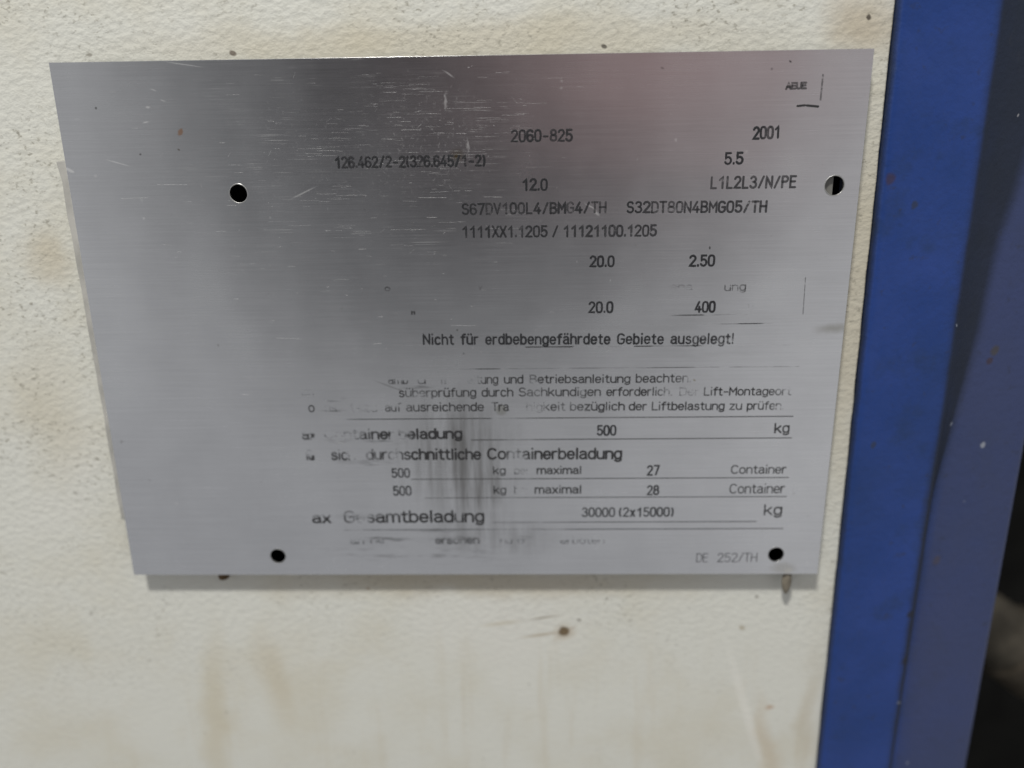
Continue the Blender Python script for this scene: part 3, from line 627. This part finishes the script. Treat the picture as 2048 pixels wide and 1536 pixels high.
RULES = [
    (-33.44, -22.22, 88.77, -22.11, 0.3, [(-33.44, 0.52), (-26.93, 0.3), (-10.35, 0.12), (4.81, 0.15), (6.87, 0.5), (13.06, 0.55), (19.92, 0.3), (25.41, 0.22), (39.09, 0.45), (44.55, 0.25), (88.85, 0.2)]),
    (0.93, -28.45, 88.99, -28.34, 0.3, [(0.93, 0.25), (8.83, 0.25), (11.6, 0.5), (17.14, 0.5), (19.91, 0.25), (88.96, 0.25)]),
    (-16.33, -40.12, 89.1, -40.06, 0.3, [(-16.33, 0.35), (14.25, 0.3), (16.36, 0.5), (19.17, 0.28), (89.14, 0.25)]),
    (-12.77, -45.84, 89.03, -45.8, 0.28, [(-12.77, 0.48), (0.02, 0.35), (12.78, 0.5), (18.87, 0.4), (24.09, 0.3), (89.07, 0.3)]),
    (6.25, -53.53, 81.1, -53.46, 0.28, [(6.25, 0.5), (26.97, 0.42), (29.82, 0.28), (81.12, 0.3)]),
    (-36.32, -55.75, 88.89, -55.67, 0.3, [(-36.32, 0.52), (-6.01, 0.3), (1.18, 0.4), (8.36, 0.52), (25.55, 0.5), (28.41, 0.3), (88.92, 0.3)]),
    (11.3, -2.19, 88.87, -2.23, 0.36, [(11.3, 0.66), (15.97, 0.62), (16.64, 0.1), (19.71, 0.1), (20.52, 0.6), (21.32, 0.4), (24.25, 0.4), (25.32, 0.3), (28.39, 0.15), (29.32, 0.68), (44.62, 0.66), (45.95, 0.05), (49.27, 0.05), (50.06, 0.66), (59.21, 0.4), (61.86, 0.4), (63.85, 0.7), (88.93, 0.66)]),
    (-5.68, -8.14, 89.14, -8.12, 0.28, [(-5.68, 0.66), (2.43, 0.5), (3.79, 0.3), (7.83, 0.3), (9.86, 0.62), (22.66, 0.6), (40.11, 0.56), (54.84, 0.42), (58.85, 0.42), (62.85, 0.58), (89.21, 0.6)]),
    (54.2, 6.04, 76.41, 6.14, 0.32, [(54.2, 0.66), (60.09, 0.2), (62.06, 0.2), (63.63, 0.6), (76.43, 0.64)]),
    (49.05, 3.52, 81.55, 3.69, 0.3, [(49.05, 0.66), (71.38, 0.6), (74.0, 0.12), (76.62, 0.12), (79.24, 0.62)]),
    (88.67, 15.65, 88.9, 6.09, 0.28, [(87.78, 0.46)]),
    (88.37, 64.44, 88.33, 58.78, 0.5, [(87.66, 0.46)]),
    (82.9, 57.49, 84.7, 57.63, 0.6, [(82.9, 0.2)]),
    (85.18, 57.57, 87.87, 57.3, 0.65, [(85.18, 0.2)]),
]


FRAG = {'amb','u','n','Jäh','o','ns','tszu','ena','an ne','ersonen','nd G','erboten','H','v','AEUE','ung','eitung','ax.'}
for txt, x0, z0, x1, z1, cap, wt, style, wtab, vy in TEXTS:
    kind = 'stamped_text' if style == 'stamp' else 'printed_text'
    o = link(kind, write(txt, x0, z0, x1, z1, cap, wt, style, wtab, vy).mesh(kind), [M_STAMP if style == 'stamp' else M_PRINT, M_LIP_GLINT], plate)
    if txt in FRAG: o['label'] = 'almost worn away remains of printed letters'
    else: o['label'] = ('stamped black characters reading ' if style == 'stamp' else 'worn black print reading ') + txt
for x0, z0, x1, z1, wt, wtab in RULES:
    o = link('ruled_line', ruled(x0, z0, x1, z1, wt, wtab).mesh('ruled_line'), [M_PRINT], plate)

def lump(name, x, y, z, rx, ry, rz, mat, parent, seed=0, tail=0.0):
    bm = bmesh.new(); bmesh.ops.create_icosphere(bm, subdivisions=3, radius=1)
    rnd = random.Random(seed); ph = [rnd.uniform(0, 6) for _ in range(3)]
    for v in bm.verts:
        c = v.co; k = 1 + .12*math.sin(3*c.x+ph[0]) + .1*math.sin(4*c.z+ph[1]) + .08*math.sin(5*c.y+ph[2])
        if tail and c.z > 0: k2 = 1 - tail*c.z
        else: k2 = 1
        v.co = Vector(((x + c.x*rx*k*k2)*MM, (y + c.y*ry*k*k2)*MM, (z + c.z*rz*k)*MM))
    return link(name, bm_mesh(name, bm), mat, parent, True)
lump('glue_drip', 91.8, 1.3, -71.8, 1.5, .8, 5.0, M_GLUE, plate, 3, .15)
def ring(name, x, z, R, r, mat, parent):
    bm = bmesh.new(); rows = []
    for i in range(56):
        a = 2*math.pi*i/56; k = r*(1 + .25*math.sin(2*a+x) + .15*math.sin(5*a+z))
        rows.append([bm.verts.new(((x + (R + k*math.cos(b))*math.cos(a))*MM, (-k*.55*math.sin(b))*MM, (z + (R + k*math.cos(b))*math.sin(a))*MM)) for b in [2*math.pi*j/8 for j in range(8)]])
    for i in range(56):
        for j in range(8): bm.faces.new((rows[i][j], rows[(i+1)%56][j], rows[(i+1)%56][(j+1)%8], rows[i][(j+1)%8]))
    return link(name, bm_mesh(name, bm), mat, parent, True)
for (x, z), R_, r_ in zip(PL_HOLES, (2.36, 2.46, 2.28, 2.28), (.13, .12, .07, .06)): ring('hole_rim', x, z, R_, r_, M_RIM, plate)
lump('dried_lump', -74.2, 2.4, -71.6, 1.6, 1.2, 1.4, M_RUST, plate, 5)

# ------------------------------------------------------------------ blue post
post = empty('steel_post', (0.131, 0.02, -0.330))
tag(post, 'upright blue painted steel post with dirty groove and painted-in shade, right of the cream panel', 'post')
def gw(z):            # width of the tapered facet between the faces, shaped to carry the dark band
    t = [(-330, .6), (-100, 1.6), (-50, 2.6), (-20, 6.2), (0, 8.6), (22, 10), (43, 13.5), (80, 21), (300, 22)]
    return lerp_w(t, z)
def lean(z): return (z+30)*-0.0105
rows = []; zs = [-330 + 6*i for i in range(106)]
SH = [0]
for z in zs:
    g = gw(z); dpt = 4.6; x0 = 107.0 + lean(z)
    prof = [(x0, 30, 1.0), (x0, 4.4, .85), (x0+.05, 3.5, .75), (x0+.5, 2.85, .6), (x0+1.3, 2.52, .2), (x0+2.4, 2.5, .06)]  # left side edge darkened in colour to stand for its shade
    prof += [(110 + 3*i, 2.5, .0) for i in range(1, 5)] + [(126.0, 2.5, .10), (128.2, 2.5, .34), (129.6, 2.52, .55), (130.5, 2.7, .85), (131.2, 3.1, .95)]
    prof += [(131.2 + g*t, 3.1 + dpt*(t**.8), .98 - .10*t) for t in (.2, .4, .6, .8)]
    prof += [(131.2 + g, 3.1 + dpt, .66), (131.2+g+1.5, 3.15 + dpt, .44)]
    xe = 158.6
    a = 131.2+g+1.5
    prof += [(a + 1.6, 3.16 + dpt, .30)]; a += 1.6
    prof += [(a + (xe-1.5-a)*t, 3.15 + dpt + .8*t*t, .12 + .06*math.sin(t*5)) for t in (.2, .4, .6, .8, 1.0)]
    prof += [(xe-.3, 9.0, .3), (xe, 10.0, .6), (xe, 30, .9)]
    rows.append([(x, y, z, gr) for x, y, gr in prof])
vs = []; fs = []; gr = []
n = len(rows[0])
for r in rows:
    for x, y, z, g in r: vs.append((x*MM, y*MM, z*MM)); gr.append(g)
for i in range(len(rows)-1):
    for j in range(n-1): fs.append((i*n+j, i*n+j+1, (i+1)*n+j+1, (i+1)*n+j))
    fs.append((i*n+n-1, i*n, (i+1)*n, (i+1)*n+n-1))
fs.append(tuple(range(n))[::-1]); fs.append(tuple((len(rows)-1)*n+j for j in range(n)))
me = bpy.data.meshes.new('steel_post'); me.from_pydata(vs, [], fs)
a = me.attributes.new('grime_shade', 'FLOAT', 'POINT')
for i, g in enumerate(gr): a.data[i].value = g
a = me.attributes.new('dust', 'FLOAT', 'POINT')
for i, v in enumerate(vs): a.data[i].value = max(0, min(.8, (v[0]/MM-131)/7))
bm = bmesh.new(); bm.from_mesh(me); bmesh.ops.recalc_face_normals(bm, faces=bm.faces); bm.to_mesh(me); bm.free()
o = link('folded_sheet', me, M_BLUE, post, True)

# ------------------------------------------------------------------ hose in the dark bay
def tube(pts, r, seg=20, ribs=0.0, nrow=120):
    P = [Vector(p) for p in pts]; out = []
    def cr(t):
        k = min(len(P)-2, int(t)); f = t-k
        p0, p1, p2, p3 = P[max(0, k-1)], P[k], P[k+1], P[min(len(P)-1, k+2)]
        return .5*((2*p1) + (p2-p0)*f + (2*p0-5*p1+4*p2-p3)*f*f + (3*p1-p0-3*p2+p3)*f**3)
    bm = bmesh.new(); prev = None
    for i in range(nrow+1):
        t = (len(P)-1)*i/nrow*.9999; c = cr(t); d = (cr(min(len(P)-1.0001, t+.01)) - cr(max(0, t-.01))).normalized()
        a = d.cross(Vector((0, 1, 0))).normalized(); b = d.cross(a)
        rr = r*(1 + ribs*math.sin(i*1.6))
        ring = [bm.verts.new((c + a*rr*math.cos(2*math.pi*k/seg) + b*rr*math.sin(2*math.pi*k/seg))*MM) for k in range(seg)]
        if prev:
            for k in range(seg): bm.faces.new((prev[k], prev[(k+1)%seg], ring[(k+1)%seg], ring[k]))
        else: bm.faces.new(ring)
        prev = ring
    bm.faces.new(prev)
    return bm_mesh('tube', bm)
hose = empty('hose', (0.240, 0.090, -0.330))
link('rubber_tube', tube([(150, 100, -118), (185, 95, -132), (215, 92, -150), (250, 92, -176), (290, 95, -200), (340, 105, -215)], 15, 28, .012), M_HOSE, hose, True)
link('hose_clamp', tube([(222, 92, -154.5), (232, 92, -162), (240, 92, -168)], 16.6, 28, 0, 8), M_CLAMP, hose, True)
tag(hose, 'dark dirty rubber hose in the black gap right of the blue post', 'hose')
